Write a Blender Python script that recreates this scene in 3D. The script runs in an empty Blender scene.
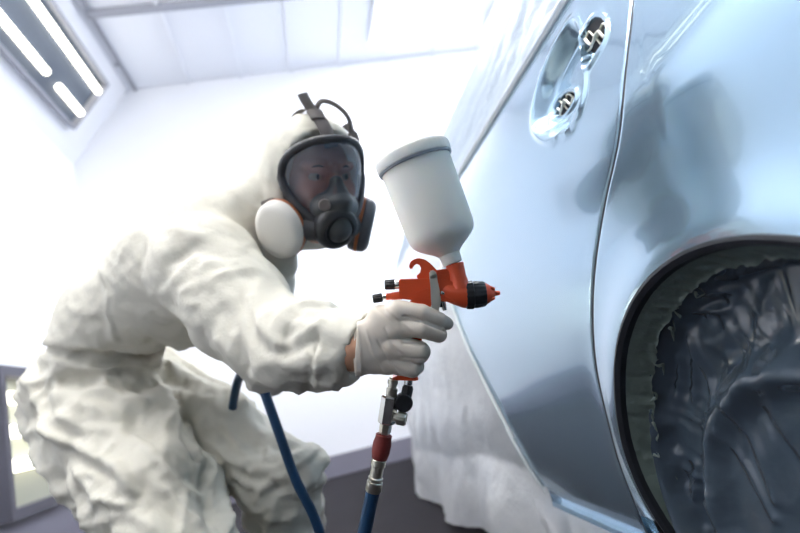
import bpy, bmesh, math, random
import numpy as np
from math import sin, cos, pi, radians, sqrt
from mathutils import Vector, Matrix, noise
random.seed(7)
sc = bpy.context.scene
C = sc.collection

# ------------------------------------------------------------------ camera
FPX = 555.0
PSI, PIT, RHO = radians(10.8), radians(11.4), radians(13)
CAM = np.array([0, 0, .56])
R0 = np.array([cos(PSI), -sin(PSI), 0])
FW = np.array([sin(PSI)*cos(PIT), cos(PSI)*cos(PIT), sin(PIT)])
U0 = np.cross(R0, FW)
IX = cos(RHO)*R0 - sin(RHO)*U0
IY = sin(RHO)*R0 + cos(RHO)*U0
cd = bpy.data.cameras.new('camera')
cam = bpy.data.objects.new('camera', cd)
C.objects.link(cam)
mw = Matrix.Identity(4)
for i in range(3):
    mw[i][0] = IX[i]; mw[i][1] = IY[i]; mw[i][2] = -FW[i]; mw[i][3] = CAM[i]
cam.matrix_world = mw
cd.sensor_width = 36
cd.lens = FPX*36/800
cd.clip_start = .02
cd.dof.use_dof = True
cd.dof.focus_distance = .74
cd.dof.aperture_fstop = 3.0
sc.camera = cam

# ------------------------------------------------------------------ world, exposure
w = bpy.data.worlds.new('world')
sc.world = w
w.use_nodes = True
w.node_tree.nodes['Background'].inputs[0].default_value = (.75, .85, 1, 1)
w.node_tree.nodes['Background'].inputs[1].default_value = .3
sc.view_settings.view_transform = 'Standard'
sc.view_settings.look = 'None'
sc.view_settings.gamma = 1
sc.view_settings.exposure = 0.05
TUBE_E = 60.0


def P(u, v, D):
    """a point at depth D in front of the camera"""
    return CAM + D*(FW + IX*(u-400)/FPX + IY*(266.5-v)/FPX)


# ------------------------------------------------------------------ materials
def mat(name, col, rough=.5, metal=0., coat=0., trans=0., emit=None, es=0., alpha=1., sss=0., bump=None, ior=1.45, spec=.5, coatr=.03, vary=None):
    m = bpy.data.materials.new(name)
    m.use_nodes = True
    nt = m.node_tree
    b = nt.nodes['Principled BSDF']
    b.inputs['Base Color'].default_value = (*col, 1)
    b.inputs['Roughness'].default_value = rough
    b.inputs['Metallic'].default_value = metal
    b.inputs['Coat Weight'].default_value = coat
    b.inputs['Coat Roughness'].default_value = coatr
    b.inputs['Transmission Weight'].default_value = trans
    b.inputs['Alpha'].default_value = alpha
    b.inputs['IOR'].default_value = ior
    b.inputs['Specular IOR Level'].default_value = spec
    if sss:
        b.inputs['Subsurface Weight'].default_value = sss
        b.inputs['Subsurface Radius'].default_value = (.01, .008, .006)
        b.inputs['Subsurface Scale'].default_value = .6
    if emit:
        b.inputs['Emission Color'].default_value = (*emit, 1)
        b.inputs['Emission Strength'].default_value = es
    if bump or vary:
        tc = nt.nodes.new('ShaderNodeTexCoord')
    if bump:   # (scale, strength, distance, detail, stretch)
        mp = nt.nodes.new('ShaderNodeMapping')
        mp.inputs['Scale'].default_value = bump[4] if len(bump) > 4 else (1, 1, 1)
        nt.links.new(tc.outputs['Object'], mp.inputs['Vector'])
        n = nt.nodes.new('ShaderNodeTexNoise')
        n.inputs['Scale'].default_value = bump[0]
        n.inputs['Detail'].default_value = bump[3] if len(bump) > 3 else 3
        nt.links.new(mp.outputs[0], n.inputs['Vector'])
        bp = nt.nodes.new('ShaderNodeBump')
        bp.inputs['Strength'].default_value = bump[1]
        bp.inputs['Distance'].default_value = bump[2]
        nt.links.new(n.outputs[0], bp.inputs['Height'])
        nt.links.new(bp.outputs[0], b.inputs['Normal'])
    if vary:   # (scale, second colour)
        n = nt.nodes.new('ShaderNodeTexNoise')
        n.inputs['Scale'].default_value = vary[0]
        n.inputs['Detail'].default_value = 4
        nt.links.new(tc.outputs['Object'], n.inputs['Vector'])
        mx = nt.nodes.new('ShaderNodeMix')
        mx.data_type = 'RGBA'
        mx.inputs[6].default_value = (*col, 1)
        mx.inputs[7].default_value = (*vary[1], 1)
        nt.links.new(n.outputs[0], mx.inputs[0])
        nt.links.new(mx.outputs[2], b.inputs['Base Color'])
    return m


def cloth(name, col, tr, bumps):
    """diffuse + translucent cloth or plastic with wrinkle bump"""
    m = mat(name, col, rough=.75, bump=bumps, spec=.25)
    nt = m.node_tree
    b = nt.nodes['Principled BSDF']
    t = nt.nodes.new('ShaderNodeBsdfTranslucent')
    t.inputs[0].default_value = (*col, 1)
    mx = nt.nodes.new('ShaderNodeMixShader')
    mx.inputs[0].default_value = tr
    nt.links.new(b.outputs[0], mx.inputs[1])
    nt.links.new(t.outputs[0], mx.inputs[2])
    nt.links.new(mx.outputs[0], nt.nodes['Material Output'].inputs[0])
    return m


def film(name, col, clear, tr=.35, rough=.25, bumps=(14, .5, .02, 4), coat=.3, spec=.5):
    """thin masking film: part clear, part milky"""
    m = mat(name, col, rough=rough, bump=bumps, coat=coat, spec=spec)
    nt = m.node_tree
    b = nt.nodes['Principled BSDF']
    t = nt.nodes.new('ShaderNodeBsdfTranslucent'); t.inputs[0].default_value = (*col, 1)
    mx = nt.nodes.new('ShaderNodeMixShader'); mx.inputs[0].default_value = tr
    tp = nt.nodes.new('ShaderNodeBsdfTransparent')
    m2 = nt.nodes.new('ShaderNodeMixShader'); m2.inputs[0].default_value = clear
    nt.links.new(b.outputs[0], mx.inputs[1]); nt.links.new(t.outputs[0], mx.inputs[2])
    nt.links.new(mx.outputs[0], m2.inputs[1]); nt.links.new(tp.outputs[0], m2.inputs[2])
    nt.links.new(m2.outputs[0], nt.nodes['Material Output'].inputs[0])
    return m


MT = dict(
    wall=mat('booth_wall', (.80, .82, .88), .55, bump=(2, .1, .02)),
    floor=mat('dark_floor', (.018, .017, .020), .8, spec=.12, bump=(30, .2, .005), vary=(3, (.03, .028, .034))),
    ceil=mat('ceiling_filter', (.74, .76, .82), .8),
    bardark=mat('dark_grey_frame', (.075, .075, .10), .5),
    kick=mat('grey_kick_panel', (.20, .195, .25), .5),
    doors=mat('grey_green_booth_doors', (.20, .235, .24), .5),
    bar=mat('grey_bar', (.30, .31, .36), .5),
    housing=mat('fixture_grey', (.10, .12, .16), .6, spec=.15),
    cream=mat('fixture_cream', (.30, .31, .26), .6),
    tube=mat('tube_glow', (1, 1, 1), .5, emit=(1, .97, .90), es=TUBE_E),
    panel=mat('panel_glow_added', (1, 1, 1), .5, emit=(.95, .97, 1), es=18),
    tubeadded=mat('tube_glow_added', (1, 1, 1), .5, emit=(1, .96, .88), es=44),
    edgetape=mat('pale_edge_tape', (.74, .79, .82), .3, bump=(60, .4, .004)),
    lever=mat('satin_lever', (.66, .64, .58), .35, .6),
    tubeside=mat('tube_glow_side', (1, 1, 1), .5, emit=(1, .97, .90), es=42),
    tubedim=mat('tube_glow_soft', (1, 1, 1), .5, emit=(1, .95, .80), es=5),
    paint=mat('ice_blue_paint', (.335, .49, .63), .19, .74, coat=1, spec=.5, coatr=.035),
    dark=mat('dark_jamb', (.015, .018, .025), .5),
    primer=mat('blue_underbody', (.40, .47, .55), .5),
    glass=mat('car_glass', (.05, .07, .08), .05, coat=1),
    chrome=mat('steel', (.62, .62, .60), .22, 1.),
    brass=mat('nickel', (.60, .58, .50), .3, 1., bump=(200, .2, .001)),
    orange=mat('orange_anodised', (.82, .105, .035), .33, .25, coat=.4),
    black=mat('black_plastic', (.018, .02, .024), .35),
    cup=mat('milky_cup', (.90, .90, .85), .42, sss=.4, spec=.4),
    lid=mat('cup_lid', (.80, .82, .80), .45, sss=.2),
    lidband=mat('grey_lid_band', (.30, .34, .40), .4),
    red=mat('red_sleeve', (.20, .028, .025), .55),
    hose=mat('blue_hose', (.008, .045, .11), .4, bump=(90, .2, .002)),
    glove=mat('latex_glove', (.66, .60, .53), .5, sss=.15, spec=.3),
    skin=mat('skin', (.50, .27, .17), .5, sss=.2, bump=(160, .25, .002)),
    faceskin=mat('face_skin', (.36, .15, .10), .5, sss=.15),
    eye=mat('eye_white', (.38, .33, .30), .2),
    iris=mat('dark_iris', (.05, .03, .02), .15),
    rubber=mat('mask_rubber', (.035, .037, .045), .45),
    strap=mat('taupe_strap', (.13, .115, .11), .6),
    nose=mat('inner_mask', (.045, .05, .055), .45),
    filt=mat('filter_white', (.72, .70, .66), .65),
    filtb=mat('filter_brown', (.40, .13, .05), .5),
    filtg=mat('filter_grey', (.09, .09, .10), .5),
    tape=mat('olive_tape', (.13, .17, .16), .3, bump=(35, .6, .01, 3, (1, 1, 1))),
    boot=mat('boot_white', (.7, .7, .68), .6),
)
MT['suit'] = cloth('white_coverall', (.63, .612, .545), .03, (28, .40, .010, 3))
MT['film'] = film('milky_film', (.93, .945, .98), .10, .30, .3)
MT['filmwin'] = film('window_film', (.42, .49, .58), .12, .25, .45, (20, .6, .02, 5, (1, .3, .3)), 0, .3)
MT['darkfilm'] = mat('dark_film', (.058, .082, .112), .22, coat=.8, coatr=.08, bump=(22, .35, .01, 4))
vis = mat('visor_lens', (.06, .085, .13), .04, ior=1.45, alpha=.42, coat=1)
MT['visor'] = vis


# ------------------------------------------------------------------ object helpers
def link(o, parent=None):
    C.objects.link(o)
    if parent:
        o.parent = parent
    return o


def obj(name, verts, faces, m, parent=None, smooth=True, mats=None, fm=None):
    me = bpy.data.meshes.new(name)
    me.from_pydata([tuple(map(float, v)) for v in verts], [], [tuple(int(i) for i in f) for f in faces])
    me.materials.append(MT[m])
    for x in (mats or []):
        me.materials.append(MT[x])
    if fm is not None:
        me.polygons.foreach_set('material_index', fm)
    bm = bmesh.new(); bm.from_mesh(me)
    bmesh.ops.recalc_face_normals(bm, faces=bm.faces)
    bm.to_mesh(me); bm.free()
    if smooth:
        me.polygons.foreach_set('use_smooth', [True]*len(me.polygons))
        if smooth != 'all':
            me.set_sharp_from_angle(angle=radians(38))
    me.update()
    o = bpy.data.objects.new(name, me)
    link(o, parent)
    return o


def thing(name, label, cat, loc=(0, 0, 0), group=None, mw=None):
    o = bpy.data.objects.new(name, None)
    link(o)
    o.empty_display_size = .05
    if mw is not None:
        o.matrix_world = mw
    else:
        o.location = loc
    return tag(o, label, cat, group)


def tag(o, label, cat, group=None, kind=None):
    o['label'] = label
    o['category'] = cat
    if group:
        o['group'] = group
    if kind:
        o['kind'] = kind
    return o


class MB:
    def __init__(s, off=None):
        s.v = []; s.f = []; s.off = np.array(off if off is not None else (0, 0, 0), float)

    def add(s, v, f):
        n = len(s.v)
        s.v += [np.array(a, float) - s.off for a in v]
        s.f += [tuple(i+n for i in q) for q in f]
        return s

    def box(s, lo, hi, bev=0):
        bm = bmesh.new()
        bmesh.ops.create_cube(bm, size=1)
        for q in bm.verts:
            q.co = Vector([(lo[i]+hi[i])/2 + q.co[i]*(hi[i]-lo[i]) for i in range(3)])
        if bev:
            bmesh.ops.bevel(bm, geom=bm.edges[:], offset=bev, segments=2, affect='EDGES')
        bm.verts.index_update()
        s.add([q.co[:] for q in bm.verts], [[a.index for a in f.verts] for f in bm.faces])
        bm.free()
        return s

    def lathe(s, prof, o, ax, seg=40, ribs=0, rib=0., up=None, ell=1.):
        """prof: (distance along axis, radius)"""
        ax = np.array(ax, float); ax /= np.linalg.norm(ax)
        t = np.array(up, float) if up is not None else (np.array([0, 0, 1.]) if abs(ax[2]) < .9 else np.array([1., 0, 0]))
        a = np.cross(ax, t); a /= np.linalg.norm(a)
        b = np.cross(ax, a)
        v = []
        for h, r in prof:
            for k in range(seg):
                th = 2*pi*k/seg
                rr = r + (rib*(1 if (k*ribs*2//seg) % 2 else 0) if ribs else 0)
                v.append(np.array(o) + ax*h + a*rr*cos(th) + b*rr*ell*sin(th))
        f = []
        for i in range(len(prof)-1):
            for k in range(seg):
                k2 = (k+1) % seg
                f.append((i*seg+k, i*seg+k2, (i+1)*seg+k2, (i+1)*seg+k))
        f.append(tuple(range(seg))); f.append(tuple((len(prof)-1)*seg+k for k in range(seg))[::-1])
        return s.add(v, f)

    def tube(s, pts, r, seg=12, flat=None, nrm=None):
        pts = [np.array(p, float) for p in pts]
        rs = r if isinstance(r, (list, tuple)) else [r]*len(pts)
        v = []; prev = None
        for i, p in enumerate(pts):
            t = pts[min(i+1, len(pts)-1)] - pts[max(i-1, 0)]
            t /= np.linalg.norm(t)
            if prev is None:
                h = np.array(nrm, float) if nrm is not None else (np.array([0, 0, 1.]) if abs(t[2]) < .9 else np.array([1., 0, 0]))
            else:
                h = prev
            a = h - t*np.dot(h, t); a /= np.linalg.norm(a)
            prev = a
            b = np.cross(t, a)
            fl = flat if flat else 1.
            for k in range(seg):
                th = 2*pi*k/seg
                v.append(p + a*rs[i]*cos(th) + b*rs[i]*fl*sin(th))
        f = []
        for i in range(len(pts)-1):
            for k in range(seg):
                k2 = (k+1) % seg
                f.append((i*seg+k, i*seg+k2, (i+1)*seg+k2, (i+1)*seg+k))
        f.append(tuple(range(seg))); f.append(tuple((len(pts)-1)*seg+k for k in range(seg))[::-1])
        return s.add(v, f)

    def prism(s, poly, d, origin, ex, ey, ez):
        """2-D outline poly extruded from -d/2 to d/2 along ez"""
        o = np.array(origin, float); ex, ey, ez = map(lambda q: np.array(q, float), (ex, ey, ez))
        n = len(poly)
        bm = bmesh.new()
        A = [bm.verts.new(o+ex*x+ey*y-ez*d/2) for x, y in poly]
        B = [bm.verts.new(o+ex*x+ey*y+ez*d/2) for x, y in poly]
        bm.faces.new(A); bm.faces.new(B[::-1])
        for i in range(n):
            bm.faces.new((A[i], B[i], B[(i+1) % n], A[(i+1) % n]))
        bmesh.ops.bevel(bm, geom=[e for e in bm.edges], offset=min(d*.18, .0014), segments=2, affect='EDGES')
        bm.verts.index_update()
        s.add([q.co[:] for q in bm.verts], [[a.index for a in f.verts] for f in bm.faces])
        bm.free()
        return s

    def build(s, name, m, parent=None, smooth=True):
        return obj(name, s.v, s.f, m, parent, smooth)


def spline(pts, n=8):
    """Catmull-Rom through pts"""
    pts = [np.array(p, float) for p in pts]
    q = [2*pts[0]-pts[1]] + pts + [2*pts[-1]-pts[-2]]
    out = []
    for i in range(1, len(q)-2):
        for k in range(n):
            t = k/n
            out.append(.5*((2*q[i]) + (-q[i-1]+q[i+1])*t + (2*q[i-1]-5*q[i]+4*q[i+1]-q[i+2])*t*t + (-q[i-1]+3*q[i]-3*q[i+1]+q[i+2])*t**3))
    out.append(pts[-1])
    return out


def struct(o):
    o['kind'] = 'structure'
    return o


# ================================================================== the booth
XL, XR, YB, YF, ZT = -1.5, 4.0, 4.3, -2.8, 3.3
T = .1
struct(MB().box((XL-T, YF-T, -T), (XR+T, YB+T, 0)).build('floor', 'floor'))
struct(MB().box((XL-T, YF-T, ZT), (XR+T, YB+T, ZT+T)).build('ceiling', 'ceil'))
struct(MB().box((XL-T, YF, 0), (XL, YB, ZT)).build('wall_left', 'wall'))
struct(MB().box((XR, YF, 0), (XR+T, YB, ZT)).build('wall_right', 'wall'))
struct(MB().box((XL, YB, 0), (XR, YB+T, ZT)).build('wall_back', 'wall'))
struct(MB().box((XL, YF-T, 0), (XR, YF, ZT)).build('wall_front', 'doors'))
# plinth of the back wall and ceiling bars
struct(MB().box((XL, YB-.03, 0), (XR, YB, .15), .005).build('baseboard_back', 'kick'))
struct(MB().box((XL, YF, 0), (XL+.02, YB, .335), .005).build('baseboard_left', 'kick'))
nb = 1
for y in (-1.1, .4, 1.9, 3.37):
    struct(MB().box((-1.0, y-.03, ZT-.035), (XR-.5, y+.03, ZT), .004).build('trim_%d' % nb, 'bar')); nb += 1
for i in range(11):
    x = -.98 + i*.42
    struct(MB().box((x-.012, YF, ZT-.02), (x+.012, YB, ZT-.001)).build('trim_%d' % nb, 'bar' if i == 0 else 'ceil')); nb += 1


# slanted tube fixtures in the corner between wall and ceiling
def corner_fixture(side, y0, y1, label, group, tm='tube'):
    cx = (-1.5+-1.08)/2 if side < 0 else XR-.21
    sx = 1 if side < 0 else -1
    a = np.array([-1.5 if side < 0 else XR, 0, 2.72]); b = np.array([(-1.04 if side < 0 else XR-.46), 0, 3.28])
    d = (b-a); L = np.linalg.norm(d); d /= L
    n = np.array([d[2]*sx, 0, -d[0]*sx])          # into the room
    t = thing('ceiling_light', label, 'light', ((a[0]+b[0])/2, (y0+y1)/2, 3.0), group)
    off = (np.array(t.location))
    o = (a+b)/2

    def bx(u0, u1, w0, w1, ya, yb, name, m):
        v = []
        for y in (ya, yb):
            for u, w_ in ((u0, w0), (u1, w0), (u1, w1), (u0, w1)):
                p = a + d*u + n*w_; v.append((p[0], y, p[2]))
        return MB(off).add(v, [(0, 1, 2, 3), (4, 5, 6, 7), (0, 1, 5, 4), (1, 2, 6, 5), (2, 3, 7, 6), (3, 0, 4, 7)]).build(name, m, t, False)
    a0, a1 = .17, .60
    bx(a0, a1, .003, .010, y0, y1, 'back_plate', 'housing')
    bx(a0, a0+.02, -.0, .055, y0, y1, 'frame_rail', 'bar')
    bx(a1-.02, a1, -.0, .055, y0, y1, 'frame_rail', 'bar')
    bx(a0+.02, a1-.02, -.0, .055, y0, y0+.02, 'frame_rail', 'bar')
    bx(a0+.02, a1-.02, -.0, .055, y1-.02, y1, 'frame_rail', 'bar')
    for u, ya, yb in ((.29, y0+.08, y0+(y1-y0)*.60), (.29, y0+(y1-y0)*.72, y1-.05), (.50, y0+.08, y1-.04)):
        p = a + d*u + n*.04
        MB(off).lathe([(0, .02), (.002, .024), (yb-ya, .024), (yb-ya+.002, .02)], (p[0], ya, p[2]), (0, 1, 0), 10).build('light_tube', tm, t)
    return t


# slanted panels between walls and ceiling that carry the fixtures
for nm, xa, xb, sx in (('trim_left', XL, XL+.46, 1), ('trim_right', XR, XR-.46, -1)):
    struct(MB().add([(xa, YF, 2.72), (xb, YF, ZT), (xa, YF, ZT), (xa, YB, 2.72), (xb, YB, ZT), (xa, YB, ZT)],
                    [(0, 1, 2), (3, 4, 5), (0, 1, 4, 3), (1, 2, 5, 4), (2, 0, 3, 5)]).build(nm, 'wall', None, False))
gl = 'slanted tube light fixtures along the booth corners'
corner_fixture(-1, 2.55, 3.97, 'slanted fluorescent tube light in top left corner under the ceiling', None, 'tubedim')
for y in (-.7, 1.0):
    corner_fixture(-1, y, y+1.42, 'slanted tube light fixture high along the left wall, ' + ('beside the photographer' if y < 0 else 'next nearer than the back corner one'), gl+' left', 'tubeside')
for y in (.1, 1.8):
    corner_fixture(1, y, y+1.42, 'slanted tube light fixture high along the right wall beyond the car, ' + ('nearer of two' if y < 1 else 'farther of two'), gl+' right')

# long tube fixture added overhead to top-light the painter and stripe the fender
t = thing('ceiling_light', 'added long ceiling fixture with four parallel tubes above the painter', 'light', (-.1, .8, ZT-.02))
MB(t.location).box((-.62, -.4, ZT-.045), (.42, 1.85, ZT-.036), .003).build('back_plate', 'housing', t)
for i in range(4):
    x = -.48 + .25*i
    MB(t.location).lathe([(0, .02), (.002, .026), (2.1, .026), (2.102, .02)], (x, -.32, ZT-.09), (0, 1, 0), 10).build('light_tube', 'tubeadded', t)
# flat light panels added in the ceiling to brighten the back wall
for i, x in enumerate((.95, 1.95, 2.95)):
    t = thing('added_panel_light', ('leftmost', 'middle', 'rightmost')[i] + ' of the bright square light panels added in the ceiling near the back wall', 'light', (x+.4, 3.3, ZT-.02), 'square light panels added in the ceiling near the back wall')
    MB(t.location).box((x-.03, 2.57, ZT-.05), (x+.83, 4.03, ZT-.021), .004).build('frame', 'ceil', t)
    MB(t.location).box((x, 2.6, ZT-.056), (x+.8, 4.0, ZT-.050)).build('light_diffuser', 'panel', t)
# low fixture set on the left wall, seen behind the painter
t = thing('wall_light', 'low framed tube light on the left wall behind the painter', 'light', (-1.48, 3.4, .65))
off = np.array(t.location)
y0, y1, z0, z1 = 2.92, 4.12, .39, 1.0
MB(off).box((-1.5, y0, z0), (-1.485, y1, z1)).build('back_plate', 'cream', t, False)
fr = MB(off)
for lo, hi in (((-1.5, y0-.04, z0-.05), (-1.42, y0, z1+.05)), ((-1.5, y1, z0-.05), (-1.42, y1+.04, z1+.05)),
               ((-1.5, y0, z0-.05), (-1.42, y1, z0)), ((-1.5, y0, z1), (-1.42, y1, z1+.05))):
    fr.box(lo, hi)
fr.build('frame', 'bardark', t, False)
for z in (.58, .74, .90):
    MB(off).lathe([(0, .02), (.002, .03), (1.1, .03), (1.102, .02)], (-1.45, y0+.05, z), (0, 1, 0), 10).build('light_tube', 'tubedim', t)
# screws in the border plate of the ceiling
for x, y in ((-1.02, 3.22), (-1.0, 3.95)):
    tag(MB().lathe([(0, .02), (.012, .018), (.014, .01)], (x, y, ZT), (0, 0, -1), 12).build('screw', 'bar'),
        'small round screw head in the ceiling plate, ' + ('nearer one by the dark cross bar' if y < 3.5 else 'farther one near the back corner'), 'screw')


# ================================================================== the car
def interp(x, xs, ys):
    """smooth monotone-ish cubic interpolation"""
    xs = np.array(xs); ys = np.array(ys)
    m = np.gradient(ys, xs)
    x = np.clip(x, xs[0], xs[-1])
    i = np.clip(np.searchsorted(xs, x)-1, 0, len(xs)-2)
    h = xs[i+1]-xs[i]; t = (x-xs[i])/h
    return ((2*t**3-3*t**2+1)*ys[i] + (t**3-2*t**2+t)*h*m[i] + (-2*t**3+3*t**2)*ys[i+1] + (t**3-t**2)*h*m[i+1])


def sm(a, b, x):
    t = np.clip((x-a)/(b-a), 0, 1)
    return t*t*(3-2*t)


WY, WZ, R_A = .4895, .334, .290
ZS = [.20, .27, .35, .50, .62, .75, .87, .95, 1.01, 1.06]  # heights and half-widths of the side
XS = [.475, .445, .424, .410, .404, .408, .418, .432, .450, .470]


def side_x(Y, Z):
    Y = np.asarray(Y, float); Z = np.asarray(Z, float)
    x = interp(Z, ZS, XS)
    r = np.sqrt((Y-WY)**2 + (Z-WZ)**2)
    x = x - .014*np.exp(-((r-R_A)/.045)**2)          # arch flare
    x = x - .022*np.exp(-((Z-.80)/.10)**2)*sm(.75, .35, Y)     # haunch above the arch
    x = x + .10*sm(2.4, 3.9, Y)**1.6*1.5
    return x


GZ = [.20, .245, .313, .36, .41, .513, .598, .673, .726, .784, .848, .91, .97, 1.05]
GY = [.905, .88, .846, .828, .813, .794, .748, .690, .635, .560, .515, .490, .475, .462]
FZ = [.20, .25, .39, .54, .72, .85, .95, 1.05]
FY = [1.24, 1.26, 1.306, 1.39, 1.483, 1.52, 1.54, 1.545]
BOWL = [(0.8, 0.92), (0.764, 0.876), (0.712, 0.86), (0.67, 0.858), (0.623, 0.881), (0.617, 0.948), (0.639, 0.993), (0.696, 0.997), (0.767, 0.971)]
HOLE1 = [(0.765, 0.923), (0.762, 0.906), (0.723, 0.902), (0.699, 0.908), (0.714, 0.921), (0.743, 0.928)]
HOLE2 = [(0.612, 0.94), (0.61, 0.906), (0.578, 0.906), (0.556, 0.911), (0.556, 0.929), (0.58, 0.949), (0.602, 0.951)]


def closed_smooth(poly, n=6):
    p = [np.array(q, float) for q in poly]; N = len(p); out = []
    for i in range(N):
        a, b, c, d = p[(i-1) % N], p[i], p[(i+1) % N], p[(i+2) % N]
        for k in range(n):
            t = k/n
            out.append(.5*((2*b)+(-a+c)*t+(2*a-5*b+4*c-d)*t*t+(-a+3*b-3*c+d)*t**3))
    return np.array(out)


def sd_poly(Y, Z, poly):
    """signed distance, positive inside"""
    Y = np.asarray(Y, float); Z = np.asarray(Z, float)
    d = np.full(Y.shape, 1e9); ins = np.zeros(Y.shape, bool)
    N = len(poly)
    for i in range(N):
        a = poly[i]; b = poly[(i+1) % N]
        e = b-a
        t = np.clip(((Y-a[0])*e[0]+(Z-a[1])*e[1])/(e@e), 0, 1)
        d = np.minimum(d, np.hypot(Y-a[0]-t*e[0], Z-a[1]-t*e[1]))
        c = ((a[1] > Z) != (b[1] > Z)) & (Y < (b[0]-a[0])*(Z-a[1])/(b[1]-a[1]+1e-12)+a[0])
        ins ^= c
    return np.where(ins, d, -d)


BOWLS, H1S, H2S = closed_smooth(BOWL), closed_smooth(HOLE1), closed_smooth(HOLE2)

car = thing('car', 'pale ice blue car with masked windows, front and wheel, on the right', 'car', (.9, 1.2, 0))
CO = np.array(car.location)


def grid_obj(name, V, m, parent, off, flip=False, sharp=True):
    """V: array (n, m, 3)"""
    n, k = V.shape[:2]
    v = (V - off).reshape(-1, 3)
    f = [(i*k+j, i*k+j+1, (i+1)*k+j+1, (i+1)*k+j) for i in range(n-1) for j in range(k-1)]
    o = obj(name, v, f, m, parent, True if sharp else 'all')
    return o


# --- rear door
us = np.concatenate([[0, .004, .008, .014], np.linspace(.02, .45, 120), np.linspace(.455, 1, 50)])
vs = np.concatenate([np.linspace(.235, .86, 70), np.linspace(.8625, 1.045, 70)])
U, Vz = np.meshgrid(us, vs, indexing='ij')
g = interp(Vz, GZ, GY) + .0026
fr_ = interp(Vz, FZ, FY)
Yd = g + (fr_-g)*U
Xd = side_x(Yd, Vz)
ed = np.minimum(Yd-g, 1)
Xd = Xd + .0012*np.exp(-ed/.0015)
sb = sd_poly(Yd, Vz, BOWLS)
Xd = Xd + .026*sm(-.003, .030, sb) - .003*np.exp(-((sb+.004)/.006)**2)
s1 = sd_poly(Yd, Vz, H1S); s2 = sd_poly(Yd, Vz, H2S)
Xd = Xd + .012*sm(-.001, .002, s1) + .012*sm(-.001, .002, s2)
# raised collar round both holes
Xd = Xd - .003*np.exp(-((s1+.006)/.005)**2) - .003*np.exp(-((s2+.005)/.004)**2)
V = np.stack([Xd, Yd, Vz], -1)
# fold the rear edge into the gap
first = V[0:1].copy(); first[..., 0] += .02; first[..., 1] += .0
V = np.concatenate([first, V])
door = grid_obj('rear_door', V, 'paint', car, CO)

# handle mounts seen in the two openings
for poly, seed in ((H1S, 1), (H2S, 2)):
    c = poly.mean(0)
    sp = (poly-c)*1.02+c
    x0 = float(side_x(c[0], c[1])) + (.028 if seed == 1 else .0045)
    base = MB(CO)
    ring = [(x0 + .004, q[0], q[1]) for q in sp]
    base.add(ring + [(x0+.006, c[0], c[1])], [(i, (i+1) % len(ring), len(ring)) for i in range(len(ring))])
    b_ = base.build('handle_mount', 'dark', door)
    rnd = random.Random(seed)
    sil = MB(CO)
    ax = (poly[0]-poly[len(poly)//2]); ax /= np.linalg.norm(ax)
    pr = np.array([-ax[1], ax[0]])
    for q in range(3):
        pts = []
        for k in range(7):
            s_ = (k/6-.5)*.05
            pp = c + ax*s_ + pr*(.006*sin(k*1.6+q*2+seed) + (q-1)*.006)
            pts.append((x0+.001-.002*(q % 2), pp[0], pp[1]))
        sil.tube(spline(pts, 4), .0016+.0006*(q % 2), 6)
    sb_ = sil.build('bracket', 'brass', door)

# --- rear fender (quarter panel): polar grid round the wheel arch
angs = np.linspace(radians(-8), radians(176), 150)
Zg = np.linspace(.20, 1.05, 300); Yg = interp(Zg, GZ, GY) - .0026
ga = np.unwrap(np.arctan2(Zg-WZ, Yg-WY)); gr = np.hypot(Zg-WZ, Yg-WY)
o_ = np.argsort(ga)


def outer(a):
    r1 = np.interp(a, ga[o_], gr[o_], left=1e3, right=1e3)
    cands = [r1]
    if sin(a) > .05:
        cands.append((1.05-WZ)/sin(a))
    if cos(a) < -.05:
        cands.append((WY+.45)/-cos(a))
    return min(cands)


rows = []
for a in angs:
    ro = outer(a)
    ro = max(ro, R_A+.004)
    row = []
    d = np.array([cos(a), sin(a)])
    lip0 = float(side_x(WY+d[0]*R_A, WZ+d[1]*R_A))
    for dr, dx in ((-.004, .050), (-.006, .020), (-.004, .006), (-.0015, .0015)):
        row.append((lip0+dx, WY+d[0]*(R_A+dr), WZ+d[1]*(R_A+dr)))
    n = 64
    for k in range(n):
        t_ = k/(n-1)
        r = R_A + (ro-R_A)*t_
        y = WY+d[0]*r; z = WZ+d[1]*r
        x = float(side_x(y, z)) + .0012*math.exp(-(ro-r)/.0015)
        row.append((x, y, z))
    y, z = row[-1][1:]
    row.append((row[-1][0]+.02, y, z))
    rows.append(row)
grid_obj('rear_fender', np.array(rows), 'paint', car, CO)
# lower front leg of the fender below the arch, between gap and arch
# --- sill
ys = np.linspace(.80, 3.2, 60)
zz = [(.242, .008), (.236, -.012), (.215, -.016), (.185, -.008), (.17, .03), (.165, .12)]
V = np.array([[(float(side_x(y, .24))+dx+.004, y, z) for z, dx in zz] for y in ys])
grid_obj('sill', V, 'paint', car, CO)
# --- dark jamb behind the gap
V = np.array([[(float(side_x(y0_, z))+.0012, y0_+dy, z) for dy in (-.0006, .0052)] for z, y0_ in zip(Zg, Yg)])
grid_obj('door_jamb', V, 'dark', car, CO)
# --- belt trim
V = np.array([[(float(side_x(y, 1.05))+dx-.004, y, z) for z, dx in ((1.040, .004), (1.042, -.003), (1.046, -.005), (1.052, -.005), (1.055, .002))] for y in np.linspace(.2, 3.0, 60)])
grid_obj('belt_trim', V, 'edgetape', car, CO)


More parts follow.
